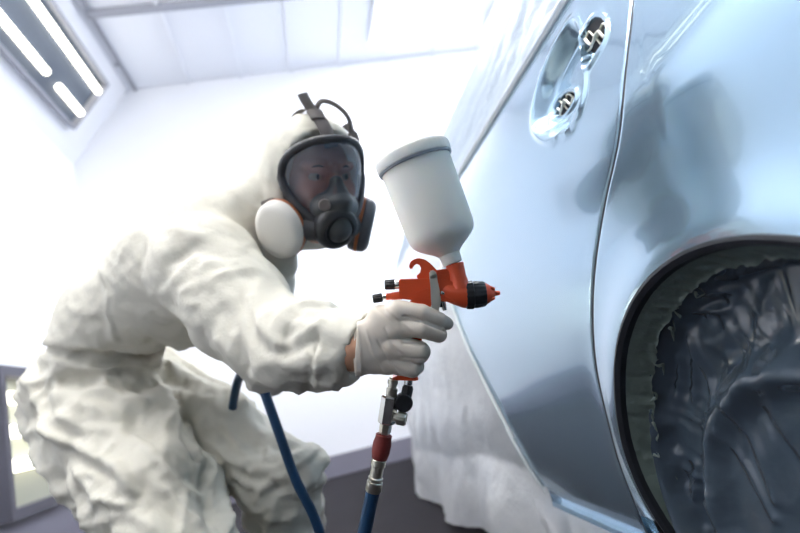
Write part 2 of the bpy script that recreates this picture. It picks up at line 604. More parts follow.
# --- hidden body under the film: front panels, greenhouse
def body_section(Y):
    """half outline from sill up to roof centre"""
    hood = 1 - sm(2.35, 3.2, Y)
    nose = sm(3.0, 3.75, Y)
    zr = 1.47*hood + (.92-.25*nose)*(1-hood)
    pts = []
    for z in np.linspace(.22, 1.05, 16):
        pts.append((float(side_x(Y, z))+.03, Y, min(z, zr)))
    bx0 = float(side_x(Y, 1.05))+.02
    for t_, in [(q,) for q in np.linspace(.1, 1, 12)]:
        z = 1.05 + (min(zr, 1.43)-1.05)*t_
        pts.append((bx0 + (.19 if zr > 1.05 else .25)*t_, Y, z if zr > 1.05 else zr))
    for t_ in np.linspace(.1, 1, 8):
        pts.append((bx0+.19 + (1.28-bx0-.19)*t_, Y, min(zr, 1.43 + .05*sin(t_*pi/2))))
    return pts


ysb = np.concatenate([np.linspace(1.0, 3.9, 50)])
V = np.array([body_section(y) for y in ysb])
V[0:12, :16, 0] += .03
grid_obj('front_body', V, 'primer', car, CO)
ysb2 = np.linspace(-.45, 1.0, 20)
V = np.array([body_section(y)[16:] for y in ysb2])
grid_obj('greenhouse', V, 'glass', car, CO)
V = np.array([body_section(y) for y in ysb]); V[..., 0] = 2.56-V[..., 0]
grid_obj('far_side', V, 'primer', car, CO)
# --- wheel and wheel-arch liner
liner = []
for a in np.linspace(radians(-40), radians(220), 60):
    liner.append([(x, WY+cos(a)*r, WZ+sin(a)*r) for x, r in ((.44, R_A-.002), (.50, R_A-.002), (.72, R_A-.002), (.72, .02))])
grid_obj('arch_liner', np.array(liner), 'dark', car, CO)
wheel = MB(CO).lathe([(0, .16), (.01, .20), (.02, .235), (.05, .262), (.18, .262), (.21, .24)], (.490, WY, .262), (1, 0, 0), 64).build('wheel', 'black', car)

# ------------------------------------------------------------------ masking on the car
# dark film over wheel and arch opening (polar sheet), the folds run from the rim
wm = thing('wheel_masking', 'crinkled dark grey film covering the rear wheel and arch', 'masking film', (.46, WY, WZ))
WO = np.array(wm.location)
na, nr = 360, 120
# folds of the sheet as (points in the side view, half width, height)
WF = [([(0.668, 0.587), (0.607, 0.583), (0.546, 0.576)], .0045, 0.0170), ([(0.648, 0.602), (0.588, 0.603), (0.536, 0.599)], .0045, 0.0136),
      ([(0.615, 0.612), (0.562, 0.614), (0.516, 0.612)], .0045, 0.0102), ([(0.66, 0.563), (0.617, 0.564), (0.567, 0.556)], .0045, 0.0136),
      ([(0.631, 0.543), (0.64, 0.507), (0.673, 0.457)], .006, .008), ([(0.644, 0.545), (0.685, 0.483), (0.731, 0.43)], .008, .010),
      ([(0.635, 0.531), (0.633, 0.475), (0.638, 0.442)], .005, .006), ([(0.61, 0.522), (0.554, 0.534), (0.495, 0.511)], .012, .006),
      ([(0.76, 0.254), (0.74, 0.316), (0.707, 0.366)], .007, .008), ([(0.73, 0.263), (0.72, 0.315), (0.688, 0.346)], .005, -.006),
      ([(0.71, 0.272), (0.70, 0.31), (0.681, 0.332)], .005, .007), ([(0.585, 0.451), (0.576, 0.392), (0.574, 0.35)], .008, .008),
      ([(0.76, 0.383), (0.748, 0.415), (0.724, 0.425)], .006, .008), ([(0.76, 0.338), (0.75, 0.358), (0.735, 0.382)], .006, .007),
      ([(0.55, 0.44), (0.53, 0.38), (0.51, 0.33)], .007, -.005), ([(0.62, 0.42), (0.60, 0.37), (0.585, 0.33)], .006, .005)]
Aa = radians(-75) + radians(330)*np.arange(na)/(na-1)
Tt = np.linspace(0, 1, nr)
AA, TT = np.meshgrid(Aa, Tt, indexing='ij')
RR = .268*TT + .003
YY = WY + np.cos(AA)*RR; ZZ = WZ + np.sin(AA)*RR
rt_ = np.hypot(YY-.495, ZZ-.310)
XX = .468 - .024*np.exp(-((rt_-.178)/.020)**2) - .014*sm(.20, .16, rt_) + .004*sm(.13, .05, rt_)
for pl, wd, am in WF:
    d = np.full(YY.shape, 1e9); pl = np.array(pl)
    for a, b in zip(pl[:-1], pl[1:]):
        e = b-a
        t_ = np.clip(((YY-a[0])*e[0]+(ZZ-a[1])*e[1])/(e@e), 0, 1)
        d = np.minimum(d, np.hypot(YY-a[0]-t_*e[0], ZZ-a[1]-t_*e[1]) + .004*np.abs(t_-.5)*0)
    XX -= .75*am*np.exp(-(d/wd/1.1)**2)
rows = []
for i in range(na):
    row = []
    for k in range(nr):
        y, z, x, r, a = YY[i, k], ZZ[i, k], XX[i, k], RR[i, k], AA[i, k]
        n1 = noise.noise(Vector((a*11, r*9, 3)))
        n2 = noise.noise(Vector((y*22 + z*16, z*6-y*7, 1.3)))
        n3 = noise.noise(Vector((y*9, z*12, 6)))
        ed_ = sm(.13, .25, r)
        x -= .0036*(1-2.4*abs(n1))*ed_ + .0024*(1-2.4*abs(n2)) + .008*n3
        e_ = sm(.250, .268, r)
        x = x*(1-e_) + .432*e_
        row.append((x, y, max(z, .012)))
    rows.append(row)
grid_obj('film_sheet', np.array(rows), 'darkfilm', wm, WO, sharp=False)
# dark rubber lip round the arch opening
rows = []
for i in range(200):
    a = radians(-14) + radians(196)*i/199
    d = (cos(a), sin(a))
    lx = float(side_x(WY+d[0]*R_A, WZ+d[1]*R_A))
    rows.append([(lx+dx, WY+d[0]*r, WZ+d[1]*r) for r, dx in ((R_A+.001, .001), (R_A, -.002), (R_A-.004, -.003), (R_A-.010, .001), (R_A-.012, .012), (R_A-.012, .02))])
grid_obj('arch_seal', np.array(rows), 'dark', car, CO)
# olive tape ring just inside the arch lip, crumpled inner edge
rows = []
for i in range(260):
    a = radians(-14) + radians(196)*i/259
    wob = .008*noise.noise(Vector((a*7, 0, 0))) + .006*noise.noise(Vector((a*26, 2, 0)))
    row = []
    d = (cos(a), sin(a))
    lx = float(side_x(WY+d[0]*R_A, WZ+d[1]*R_A))
    for k in range(10):
        t_ = k/9
        r = .279 - (.018+.7*wob)*t_
        x = lx + .008 + .036*t_ + .005*noise.noise(Vector((a*24, t_*2.5, 7)))*t_ - .006*sm(.8, 1, t_)
        row.append((x, WY+d[0]*r, WZ+d[1]*r))
    rows.append(row)
grid_obj('masking_tape', np.array(rows), 'tape', wm, WO, sharp=False)
# small twisted tape tufts along the inner edge
rnd = random.Random(5)
for k in range(7):
    a = radians(6 + k*11 + rnd.random()*9)
    r = .258+rnd.random()*.008
    c = np.array([.436, WY+cos(a)*r, WZ+sin(a)*r])
    pts = [c + np.array([-.004*sin(j*1.3+k), (rnd.random()-.5)*.014, (rnd.random()-.5)*.014+j*.003-.01]) for j in range(6)]
    o = MB(WO).tube(spline(pts, 3), [.0005]+[.0016*(1+.5*sin(j)) for j in range(14)]+[.0005], 6, flat=.4).build('tape_tuft', 'tape', wm)

# milky film draped over windows, roof and the whole front
mf = thing('masking_film', 'milky translucent plastic sheet draped over the car front and windows', 'masking film', (.6, 2.3, 0))
FO = np.array(mf.location)


def nz(*a):
    return noise.noise(Vector(a))


# windows and roof
rows = []
for y in np.linspace(-.45, 3.5, 150):
    dn = sm(2.7, 3.6, y)
    zt = 1.46 - .42*dn
    row = []
    bx0 = float(side_x(y, 1.05))
    for k in range(50):
        t_ = k/49
        if t_ < .5:
            q = t_*2
            x = bx0 - .001 + .185*q; z = 1.046 + (zt-.02-1.046)*q
        else:
            q = (t_-.5)*2
            x = bx0 + .185 + (1.3-bx0-.185)*q; z = zt - .02 + .06*sin(q*pi/2)
        amp = .004 + .016*math.exp(-((t_-.12)/.12)**2)
        wv = nz(y*11 + z*9, z*5-y*3, 2)*.5 + .5*(abs(nz(y*23+z*26, z*6-y*5, 4))*2-.5)
        x -= .006*sm(.08, 0, t_) + amp*wv*sm(0, .05, t_)
        z -= .3*amp*wv*sm(.4, .6, t_)
        row.append((x-.004, y, z))
    rows.append(row)
grid_obj('window_sheet', np.array(rows), 'filmwin', mf, FO, sharp=False)
# front drape
rows = []
zs = np.linspace(1.06, .012, 95)
nS = 130
for z in zs:
    yf0 = float(interp(max(z, .20), FZ, FY)) - .004
    row = []
    for i in range(nS):
        s = i/(nS-1)
        y = yf0 + (3.35 + .06*sin(z*5) - yf0)*min(s/.8, 1)
        x = float(side_x(y, max(z, .25))) - .006
        tl = sm(.55, .02, z)
        free = sm(0, .12, s)
        x -= (.01 + .05*tl)*free
        wv = nz(y*3.0+z*2.2, z*1.6-y*1.2, 1)*.035 + (abs(nz(y*6+z*6, z*2.2-y*3.0, 6))*2-.4)*.009 + (abs(nz(y*12+z*15, z*4-y*6, 3))*2-.4)*.0025
        x -= wv*free*(.45+.8*tl)
        if s > .8:                       # round the nose
            q = (s-.8)/.2
            x += .95*q
            y += .28*sin(min(q*2, 1)*pi/2)*.9
        # hem kept off the floor, lifted in scallops
        zz_ = z
        hem = .09*sm(2.6, 1.5, y)*(.7+.3*sin(y*5))
        zz_ = z + hem*sm(.7, .0, z)
        row.append((x, y, zz_))
    rows.append(row)
grid_obj('front_sheet', np.array(rows), 'film', mf, FO, sharp=False)
# strip hanging under the sill
rows = []
for y in np.linspace(.80, 1.34, 60):
    row = []
    for k in range(16):
        t_ = k/15
        z = .236 - .20*t_
        x = float(side_x(y, .24)) - .022 + .03*t_*t_ + .012*nz(y*20, t_*2, 8)*sm(0, .3, t_)
        row.append((x, y, z))
    rows.append(row)
grid_obj('sill_sheet', np.array(rows), 'film', mf, FO, sharp=False)
# twisted edge of tape down the front of the door
pts = []
for z in np.linspace(1.04, .25, 40):
    y = float(interp(z, FZ, FY))
    pts.append((float(side_x(y, z))-.004, y + .004*nz(z*30, 0, 0), z))
MB(FO).tube(pts, [.004+.002*nz(i*.7, 1, 1) for i in range(40)], 6).build('edge_tape', 'edgetape', mf)


# ================================================================== SDF meshing helpers
def sdf_mesh(name, prims, lo, hi, h, k, m, parent=None, off=(0, 0, 0), subs=(), post=None, subk=.002):
    """prims: ('c', a, b, ra, rb[, k]) round cones, ('e', centre, radii, 3x3 axes) ellipsoids; smooth union k"""
    import openvdb as vdb
    lo = np.array(lo, float); hi = np.array(hi, float)
    n = np.ceil((hi-lo)/h).astype(int)+1
    gx, gy, gz = [(lo[i] + h*np.arange(n[i])).astype('f') for i in range(3)]
    X, Y, Z = np.meshgrid(gx, gy, gz, indexing='ij')

    def val(p):
        if p[0] == 'c':
            a = np.array(p[1]); b = np.array(p[2]); d = b-a; L2 = d@d
            t = np.clip(((X-a[0])*d[0]+(Y-a[1])*d[1]+(Z-a[2])*d[2])/L2, 0, 1)
            return np.sqrt((X-a[0]-t*d[0])**2+(Y-a[1]-t*d[1])**2+(Z-a[2]-t*d[2])**2) - (p[3]+(p[4]-p[3])*t)
        if p[0] == 'e':
            c = np.array(p[1]); r = p[2]; A = p[3] if len(p) > 3 and p[3] is not None else np.eye(3)
            q = [(X-c[0])*A[i][0]+(Y-c[1])*A[i][1]+(Z-c[2])*A[i][2] for i in range(3)]
            k0 = np.sqrt(sum((q[i]/r[i])**2 for i in range(3)))
            return (k0-1)*min(r)*.5 + (k0-1)*sorted(r)[1]*.5
        if p[0] == 'h':     # half space: positive on the side of normal p[2]
            c = np.array(p[1]); nn = np.array(p[2]); nn = nn/np.linalg.norm(nn)
            return -((X-c[0])*nn[0]+(Y-c[1])*nn[1]+(Z-c[2])*nn[2])

    D = None; done = None
    for p in prims:
        if p[0] == 'g':
            done = D; D = None
            continue
        if p[0] == 'cut':      # slice the group off below the plane, left of column p[3]
            pl = -val(('h', p[1], p[2]))
            rel = [X-CAM[0], Y-CAM[1], Z-CAM[2]]
            dp = rel[0]*FW[0]+rel[1]*FW[1]+rel[2]*FW[2]
            uu = 400 + FPX*(rel[0]*IX[0]+rel[1]*IX[1]+rel[2]*IX[2])/np.maximum(dp, .2)
            side = (p[3]-uu)*dp/FPX
            c = np.minimum(pl, side)
            D = np.maximum(D, c)
            continue
        v = val(p); kk = k
        if p[0] == 'c' and len(p) > 5:
            kk = p[5]
        if D is None:
            D = v
        else:
            hh = np.clip(.5+.5*(D-v)/kk, 0, 1)
            D = v*hh + D*(1-hh) - kk*hh*(1-hh)
            # note: D blends towards the smaller
    if done is not None:
        hh = np.clip(.5+.5*(D-done)/.008, 0, 1)
        D = done*hh + D*(1-hh) - .008*hh*(1-hh)
    for grp in subs:        # each group is an intersection of primitives to carve away
        S = None
        for p in grp:
            v = val(p)
            S = v if S is None else np.maximum(S, v)
        D = np.maximum(D, -S)
    g = vdb.FloatGrid(1.0)
    g.copyFromArray(D.astype('f'))
    pts, tris, quads = g.convertToPolygons(isovalue=0.0, adaptivity=0.0)
    pts = pts*h + lo
    if post:
        me = bpy.data.meshes.new('tmp')
        me.from_pydata(pts.tolist(), [], quads.tolist() + tris.tolist())
        me.update()
        nv = len(me.vertices); nn = np.zeros(nv*3, 'f')
        me.vertices.foreach_get('normal', nn)
        nn = nn.reshape(-1, 3)
        c = pts - pts.mean(0)
        if (c*nn).sum() < 0:
            nn = -nn
        pts = post(pts, nn)
        bpy.data.meshes.remove(me)
    o = obj(name, pts-np.array(off), quads.tolist()+tris.tolist(), m, parent, 'all')
    return o


# ================================================================== the painter
person = thing('person', 'painter in white hooded coverall and full face respirator, crouching beside the car', 'person', (-.4, 1.35, 0))
PO = np.array(person.location)
px = lambda r, D: r*D/FPX
# joints
hipN, hipF = P(92, 394, 1.32), P(140, 398, 1.45)
waist, chest = P(112, 332, 1.30), P(190, 272, 1.22)
upch, neck = P(222, 243, 1.24), P(262, 205, 1.21)
shN = P(206, 268, 1.09); elN = P(268, 338, .94); wrN = P(345, 347, .775); hand0 = P(362, 349, .75)
shF = P(250, 262, 1.38); elF = P(262, 345, 1.30); wrF = P(266, 372, 1.12)
knN = P(178, 552, 1.0); knF = P(286, 474, 1.2)
anN = np.array([knN[0]-.10, knN[1]+.22, .10]); anF = np.array([knF[0]-.06, knF[1]+.10, .10])
toN = np.array([anN[0]+.14, anN[1]-.10, .04]); toF = np.array([anF[0]+.18, anF[1]-.03, .04])
knN[2] = max(knN[2], .30)

# head frame
lean, yaw, hp = radians(6), radians(33), radians(9)
hr = cos(lean)*IX + sin(lean)*(IY)*0 + 0*FW
rt = cos(lean)*IX - sin(-lean)*IY*-1
rt = IX*cos(lean) + IY*sin(lean)
upv = IY*cos(lean) - IX*sin(lean)
tc = -FW
hy = sin(yaw)*rt + cos(yaw)*tc                       # face forward
hx = cos(yaw)*rt - sin(yaw)*tc                       # to image right
hy, hz = cos(hp)*hy - sin(hp)*upv, cos(hp)*upv + sin(hp)*hy
HA = np.array([hx, hy, hz])
HO = P(312, 185, 1.17)
H = lambda x, y, z: HO + hx*x + hy*y + hz*z

body_prims = [
    ('c', hipN*.5+hipF*.5, waist, .10, .085), ('c', waist, chest, .085, .12), ('c', chest, neck, .125, .055),
    ('c', hipN, hipF, .11, .11),
    ('c', chest, shN, .09, .06), ('c', shN, elN, .052, .04), ('c', elN, wrN, .04, .026), ('c', wrN, hand0, .027, .027),
    ('c', upch, shF, .09, .055), ('c', shF, elF, .05, .04), ('c', elF, wrF, .04, .028), ('c', wrF, P(258, 372, 1.08), .024, .02),
    ('c', hipN, knN, .10, .055), ('c', knN, anN, .055, .035), ('c', anN, toN, .036, .03),
    ('c', hipF, knF, .09, .05), ('c', knF, anF, .05, .035), ('c', anF, toF, .036, .03),
    ('c', neck, H(0, -.02, -.06), .055, .06),
    ('e', H(0, 0, .01), (.075, .095, .108), HA), ('c', H(0, .035, -.075), H(0, .045, -.05), .045, .05, .03),
]
sdf_mesh('body', body_prims, (-.85, .6, 0), (.42, 1.85, 1.25), .012, .03, 'skin', person, PO)
# finer head skin surface with face is the upper part of the person seen through the visor
face = [
    ('e', H(0, 0, .01), (.077, .098, .112), HA), ('c', H(0, .045, -.080), H(0, .05, -.05), .040, .052, .03),
    ('c', H(0, .098, .012), H(0, .116, -.018), .008, .012, .012), ('c', H(-.012, .102, -.022), H(.012, .102, -.022), .008, .008, .008),
    ('c', H(-.050, .078, .036), H(-.012, .097, .032), .008, .009, .012), ('c', H(.050, .078, .036), H(.012, .097, .032), .008, .009, .012),
    ('c', H(-.045, .072, -.012), H(-.036, .08, -.02), .016, .016, .02), ('c', H(.045, .072, -.012), H(.036, .08, -.02), .016, .016, .02),
    ('c', H(-.02, .094, -.055), H(.02, .094, -.055), .007, .007, .008),
    ('c', H(-.079, -.005, .02), H(-.076, -.005, -.025), .012, .009, .006), ('c', H(.079, -.005, .02), H(.076, -.005, -.025), .012, .009, .006),
]
eyeL, eyeR = H(-.031, .078, .014), H(.031, .078, .014)
hlo = np.min([H(a, b, c) for a in (-.12, .12) for b in (-.13, .14) for c in (-.15, .15)], 0)
hhi = np.max([H(a, b, c) for a in (-.12, .12) for b in (-.13, .14) for c in (-.15, .15)], 0)
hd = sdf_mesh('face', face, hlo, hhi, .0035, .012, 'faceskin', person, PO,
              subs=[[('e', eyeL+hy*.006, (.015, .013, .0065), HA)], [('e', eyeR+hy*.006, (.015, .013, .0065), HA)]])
for e in (eyeL, eyeR):
    MB(PO).lathe([(-.012, .001), (-.010, .007), (-.005, .0112), (0, .012), (.005, .0112), (.010, .007), (.012, .001)], e, hy, 20).build('eye', 'eye', person)
    g_ = hx*.35 + hy*.93
    MB(PO).lathe([(0, .0055), (.0008, .005), (.001, .001)], e+g_*.0118, g_, 16).build('iris', 'iris', person)
    s_ = 1 if np.dot(e-HO, hx) > 0 else -1
    MB(PO).tube([H(s_*.014, .103, .031), H(s_*.030, .099, .035), H(s_*.048, .084, .031)], [.0015, .0025, .001], 6).build('eyebrow', 'iris', person)

# coverall
TC = -FW
suit = [
    ('c', P(112, 352, 1.30), P(124, 320, 1.30), .140, .132, .02),
    ('c', P(124, 320, 1.30), chest, .132, .150),
    ('c', chest, upch, .150, .112),
    ('c', upch, neck, .115, .072),
    ('c', P(258, 226, 1.2), P(272, 262, 1.22), .05, .055, .02),
    ('c', P(276, 245, 1.27), P(266, 290, 1.28), .05, .06, .02),
    ('c', chest, shN, .13, .098), ('c', shN, P(238, 308, 1.0), .098, .090), ('c', P(238, 308, 1.0), P(270, 342, .93), .088, .074),
    ('c', P(270, 342, .93), P(305, 347, .86), .076, .070), ('c', P(305, 347, .86), P(333, 348, .80), .068, .050),
    ('c', P(333, 348, .80), P(372, 346, .765), .048, .047),
    ('c', upch, shF, .12, .085), ('c', shF, elF, .08, .066), ('c', elF, wrF, .064, .046),
    # hood
    ('c', neck, H(0, -.03, -.05), .075, .09),
    ('e', H(0, -.012, .018), (.110, .130, .128), HA),
    ('cut', P(100, 347, 1.25), tuple(-(IY*.985+IX*.06)), 195),
    ('g',),
    ('c', hipN, hipF, .138, .135),
    ('c', P(98, 380, 1.31), P(112, 345, 1.30), .122, .115, .02),
    ('c', hipN, P(116, 440, 1.22), .138, .138), ('c', P(116, 440, 1.22), P(158, 500, 1.08), .138, .112), ('c', P(158, 500, 1.08), knN, .118, .10),
    ('c', knN, anN, .10, .072),
    ('c', hipF, P(205, 430, 1.34), .145, .112), ('c', P(205, 430, 1.34), knF, .112, .084), ('c', knF, anF, .084, .07),
]
cuffN = np.array(P(370, 312, .765)) - P(347, 383, .76)
ax_ = P(372, 346, .765) - P(333, 348, .80); ax_ /= np.linalg.norm(ax_)
nrm = np.cross(cuffN, TC); nrm /= np.linalg.norm(nrm)
if nrm @ ax_ < 0:
    nrm = -nrm
nrm = nrm*.93 + TC*.35
subs = [
    [('h', P(359, 345, .765), -nrm)] ,   # replaced below
]
carve_open = [('c', P(345, 349, .79), P(385, 346, .755), .030, .042)]
face_open = [('e', H(0, .115, -.01), (.125, .088, .128), HA)]


def halfspace_cut(p, nn):
    return ('h', p, nn)


SUITV = .0065
creases = []


def suit_post(pts, nn):
    # fold field: ridged, domain-warped noise; deeper on the trousers and at elbow and waist
    out = pts.copy()
    C0 = CAM
    rel = pts - C0
    dep = rel@FW
    u = 400 + FPX*(rel@IX)/dep
    v = 266.5 - FPX*(rel@IY)/dep
    waist_d = (u-50)*.0 + v
    for i in range(len(pts)):
        x, y, z = pts[i]
        w1 = noise.noise(Vector((x*4, y*4, z*4)))*.8
        uu, vv = u[i], v[i]
        trousers = max(0, min(1, (vv-348)/16)) if uu < 185 else max(0, min(1, (vv-375-(uu-185)*.15)/12))
        if uu > 320:
            trousers = 0 if vv < 400 else 1
        arm = max(0, min(1, (uu-200)/40))*max(0, min(1, (vv-270+(260-uu)*.2)/20))*(1-trousers)
        s_ = x*.86 - z*.5 + y*.3; t_ = z*.86 + x*.5 - y*.4
        n1 = noise.noise(Vector((s_*4+w1, t_*11-w1*1.5, y*3)))
        n2 = noise.noise(Vector((s_*9-w1*2, t_*22+w1*3, y*8+5)))
        n3 = noise.noise(Vector((x*38, y*30+w1*5, z*44)))
        n4 = noise.noise(Vector((s_*30, t_*14+w1*4, 3+y*9)))
        rid, rid2, rid3, rid4 = 1-2.2*abs(n1), 1-2.4*abs(n2), 1-2.4*abs(n3), 1-2.4*abs(n4)
        a1 = .004 + .013*trousers + .0035*arm
        a2 = .0035 + .007*trousers + .0035*arm
        a3 = .0008 + .0012*trousers
        a4 = .0015 + .004*trousers + .002*arm
        if uu > 245 and vv < 240:
            a1, a2, a3, a4 = .002, .003, .001, .001
        if uu > 338 and vv < 400:
            a1, a2, a3, a4 = .0, .0012, .0012, .0012
        dsp = a1*(rid-.5) + a2*(rid2-.5) + a3*(rid3-.5) + a4*(rid4-.5)
        out[i] += nn[i]*dsp
    # pixel-drawn seams and big folds as ridges or grooves on the cloth
    for poly, width, amp in CREASES:
        pl = np.array(poly, float)
        d = np.full(len(pts), 1e9)
        for a, b in zip(pl[:-1], pl[1:]):
            e = b-a
            t = np.clip(((u-a[0])*e[0]+(v-a[1])*e[1])/(e@e), 0, 1)
            d = np.minimum(d, np.hypot(u-a[0]-t*e[0], v-a[1]-t*e[1]))
        f = np.exp(-(d/width)**2)*amp*(nn@TC > -.1)
        out += nn*f[:, None]
    return out


CREASES = [
    ([(100, 268), (108, 290), (108, 318), (116, 340)], 3, .004),         # back seam
    ([(46, 352), (90, 354), (150, 350)], 4, -.010),
    ([(150, 343), (180, 360), (240, 384)], 6, -.012),
    ([(66, 362), (100, 372), (150, 364), (178, 372)], 8, .015),
    ([(62, 385), (95, 378), (140, 388), (182, 378)], 6, -.014),
    ([(60, 400), (110, 412), (150, 398), (185, 402)], 8, .012),
    ([(35, 430), (75, 446), (120, 470), (135, 492)], 6, .014),
    ([(48, 440), (90, 462), (115, 480)], 5, -.010),
    ([(80, 470), (100, 500), (128, 505)], 5, .012),
    ([(92, 480), (110, 520), (112, 540)], 4, -.010),
    ([(135, 440), (165, 470), (190, 500)], 6, .010),
    ([(190, 415), (196, 440), (212, 470), (214, 520)], 6, -.012),
    ([(200, 400), (240, 420), (290, 430)], 7, .007),
    ([(205, 425), (250, 440), (300, 446)], 6, -.007),
    ([(210, 445), (250, 470), (290, 480)], 6, .006),
    ([(160, 225), (190, 235), (240, 250)], 6, .004),
    ([(170, 262), (195, 248), (230, 262), (250, 280)], 6, -.005),
    ([(165, 290), (195, 262), (235, 262)], 5, .004),
    ([(245, 305), (252, 335), (268, 352), (290, 355), (312, 338)], 5, -.006),
    ([(250, 300), (262, 330), (280, 345), (305, 332), (322, 318)], 4, .004),
    ([(222, 340), (245, 372), (280, 384)], 5, .005),
    ([(316, 335), (312, 365), (308, 392)], 4, -.005),
    ([(322, 318), (318, 345), (314, 388)], 3, .003),
    ([(260, 140), (256, 170), (262, 200)], 5, -.004),
    ([(275, 120), (268, 150), (270, 180)], 5, .004),
]
cov = sdf_mesh('coverall', suit, (-.95, .58, .05), (.40, 1.95, 1.28), SUITV, .028, 'suit', person, PO,
               subs=[[('h', P(360, 346, .765), tuple(nrm))], carve_open, face_open], post=suit_post)

# boot covers
for a, t_ in ((anN, toN), (anF, toF)):
    d = t_-a; d[2] = 0; d /= np.linalg.norm(d)
    heel = np.array([a[0]-d[0]*.05, a[1]-d[1]*.05, .045]); toe = np.array([a[0]+d[0]*.17, a[1]+d[1]*.17, .04])
    sdf_mesh('boot', [('c', heel, toe, .042, .038), ('c', np.array([a[0], a[1], .05]), np.array([a[0], a[1], .17]), .045, .055)],
             np.minimum(heel, toe)-.09, np.maximum(heel, toe)+np.array([.09, .09, .2]), .006, .03, 'boot', person, PO,
             subs=[[('h', (0, 0, .004), (0, 0, -1))]])

# ------------------------------------------------------------------ glove: right hand round the grip
GD = .75


def Q(u, v, w_):
    """point near the gun plane, w_ in the same units towards the camera"""
    D = GD - w_*GD/FPX
    return CAM + GD*(IX*(u-400)/FPX + IY*(266.5-v)/FPX) + FW*D


S = GD/FPX
hand = [
    ('c', Q(357, 337, 0), Q(359, 361, 0), 14*S, 14*S),
    ('c', Q(360, 338, 2), Q(400, 314, 8), 15*S, 12*S), ('c', Q(362, 345, 3), Q(397, 328, 10), 15*S, 12*S),
    ('c', Q(362, 352, 3), Q(393, 347, 9), 15*S, 12*S), ('c', Q(362, 358, 2), Q(388, 362, 5), 15*S, 11.5*S),
    ('c', Q(380, 318, 2), Q(376, 350, 0), 13*S, 14*S),
    # index
    ('c', Q(398, 311, 9), Q(421, 312, 14), 11.5*S, 8.6*S, .003), ('c', Q(421, 312, 14), Q(438, 319, 10), 8.8*S, 7.8*S, .002), ('c', Q(438, 319, 10), Q(446.5, 323.5, 1), 7.4*S, 6.6*S, .001),
    # middle
    ('c', Q(398, 325, 10), Q(421, 327, 17), 10.5*S, 9*S, .002), ('c', Q(421, 327, 17), Q(438, 333, 12), 8.8*S, 8*S, .0015), ('c', Q(438, 333, 12), Q(440, 335, 0), 8*S, 7.2*S, .001),
    # ring
    ('c', Q(392, 345, 10), Q(418, 350, 13), 12.5*S, 11.4*S, .0025), ('c', Q(418, 352, 13), Q(422, 352, -2), 9.6*S, 8.6*S, .002), ('c', Q(422, 352, -2), Q(408, 351, -13), 8.4*S, 7.8*S, .002),
    # little
    ('c', Q(388, 361, 7), Q(412, 366, 11), 10.5*S, 9.2*S, .0025), ('c', Q(412, 366, 11), Q(416, 367, -3), 9*S, 8*S, .002), ('c', Q(416, 367, -3), Q(402, 365, -12), 8*S, 7*S, .002),
    # thumb across the far side
    ('c', Q(372, 330, -6), Q(392, 318, -16), 12*S, 9.5*S, .006), ('c', Q(392, 318, -16), Q(414, 318, -19), 9*S, 8*S, .002), ('c', Q(414, 318, -19), Q(428, 322, -17), 8*S, 7*S, .002),
]


def glove_post(pts, nn):
    out = pts.copy()
    rel = pts-CAM; dep = rel@FW
    u = 400 + FPX*(rel@IX)/dep; v = 266.5 - FPX*(rel@IY)/dep
    for i in range(len(pts)):
        x, y, z = pts[i]
        n1 = noise.noise(Vector(((u[i]-v[i])*.05, (u[i]+v[i])*.015, y*20))); n2 = noise.noise(Vector(((u[i]-v[i]*.8)*.12, (u[i]+v[i])*.03, y*60)))
        a = .0005 if u[i] < 400 else .0003
        out[i] += nn[i]*(a*(1-2.2*abs(n1)) + .5*a*(1-2.2*abs(n2)))
    for poly, width, amp in ([([(358, 322), (360, 350), (362, 378)], 1.6, .0012), ([(385, 328), (395, 350), (412, 362)], 1.6, -.001),
                              ([(378, 340), (388, 360), (398, 372)], 1.6, -.001), ([(372, 305), (392, 322), (404, 342)], 1.8, -.0010),
                              ([(382, 304), (398, 318), (412, 330)], 1.6, .0008), ([(366, 330), (372, 350), (384, 372)], 1.6, .0008),
                              ([(404, 316), (420, 321), (438, 328), (446, 331)], 1.3, -.003), ([(404, 343), (414, 344), (424, 343)], 1.6, -.002), ([(402, 358), (414, 359), (424, 359)], 1.3, -.002)]):
        pl = np.array(poly, float); d = np.full(len(pts), 1e9)
        for a, b in zip(pl[:-1], pl[1:]):
            e = b-a
            t = np.clip(((u-a[0])*e[0]+(v-a[1])*e[1])/(e@e), 0, 1)
            d = np.minimum(d, np.hypot(u-a[0]-t*e[0], v-a[1]-t*e[1]))
        out += nn*(np.exp(-(d/width)**2)*amp*(nn@TC > .0))[:, None]
    return out


pts_ = np.array([p[1] for p in hand]+[p[2] for p in hand])
glove = sdf_mesh('glove', hand, pts_.min(0)-.03, pts_.max(0)+.03, .0013, .006, 'glove', person, PO, post=glove_post,
         subs=[[('h', Q(357, 350, 0), tuple(-IX+.05*IY))]])
# rolled hem of the glove and wrist
ring = []
for k in range(33):
    a = 2*pi*k/32
    ring.append(Q(357.5+ 1.5*sin(a), 350, 0) + IY*cos(a)*26*S - FW*sin(a)*15.5*S*-1)
MB(PO).tube(ring, .0016, 8).build('glove_hem', 'glove', glove)
sdf_mesh('wrist', [('c', Q(322, 352, -26), Q(366, 350, 0), .024, .024), ('c', Q(330, 358, -16), Q(364, 359, 0), .021, .0165)],
         Q(344, 350, -10)-.08, Q(344, 350, -10)+.08, .003, .01, 'skin', person, PO)
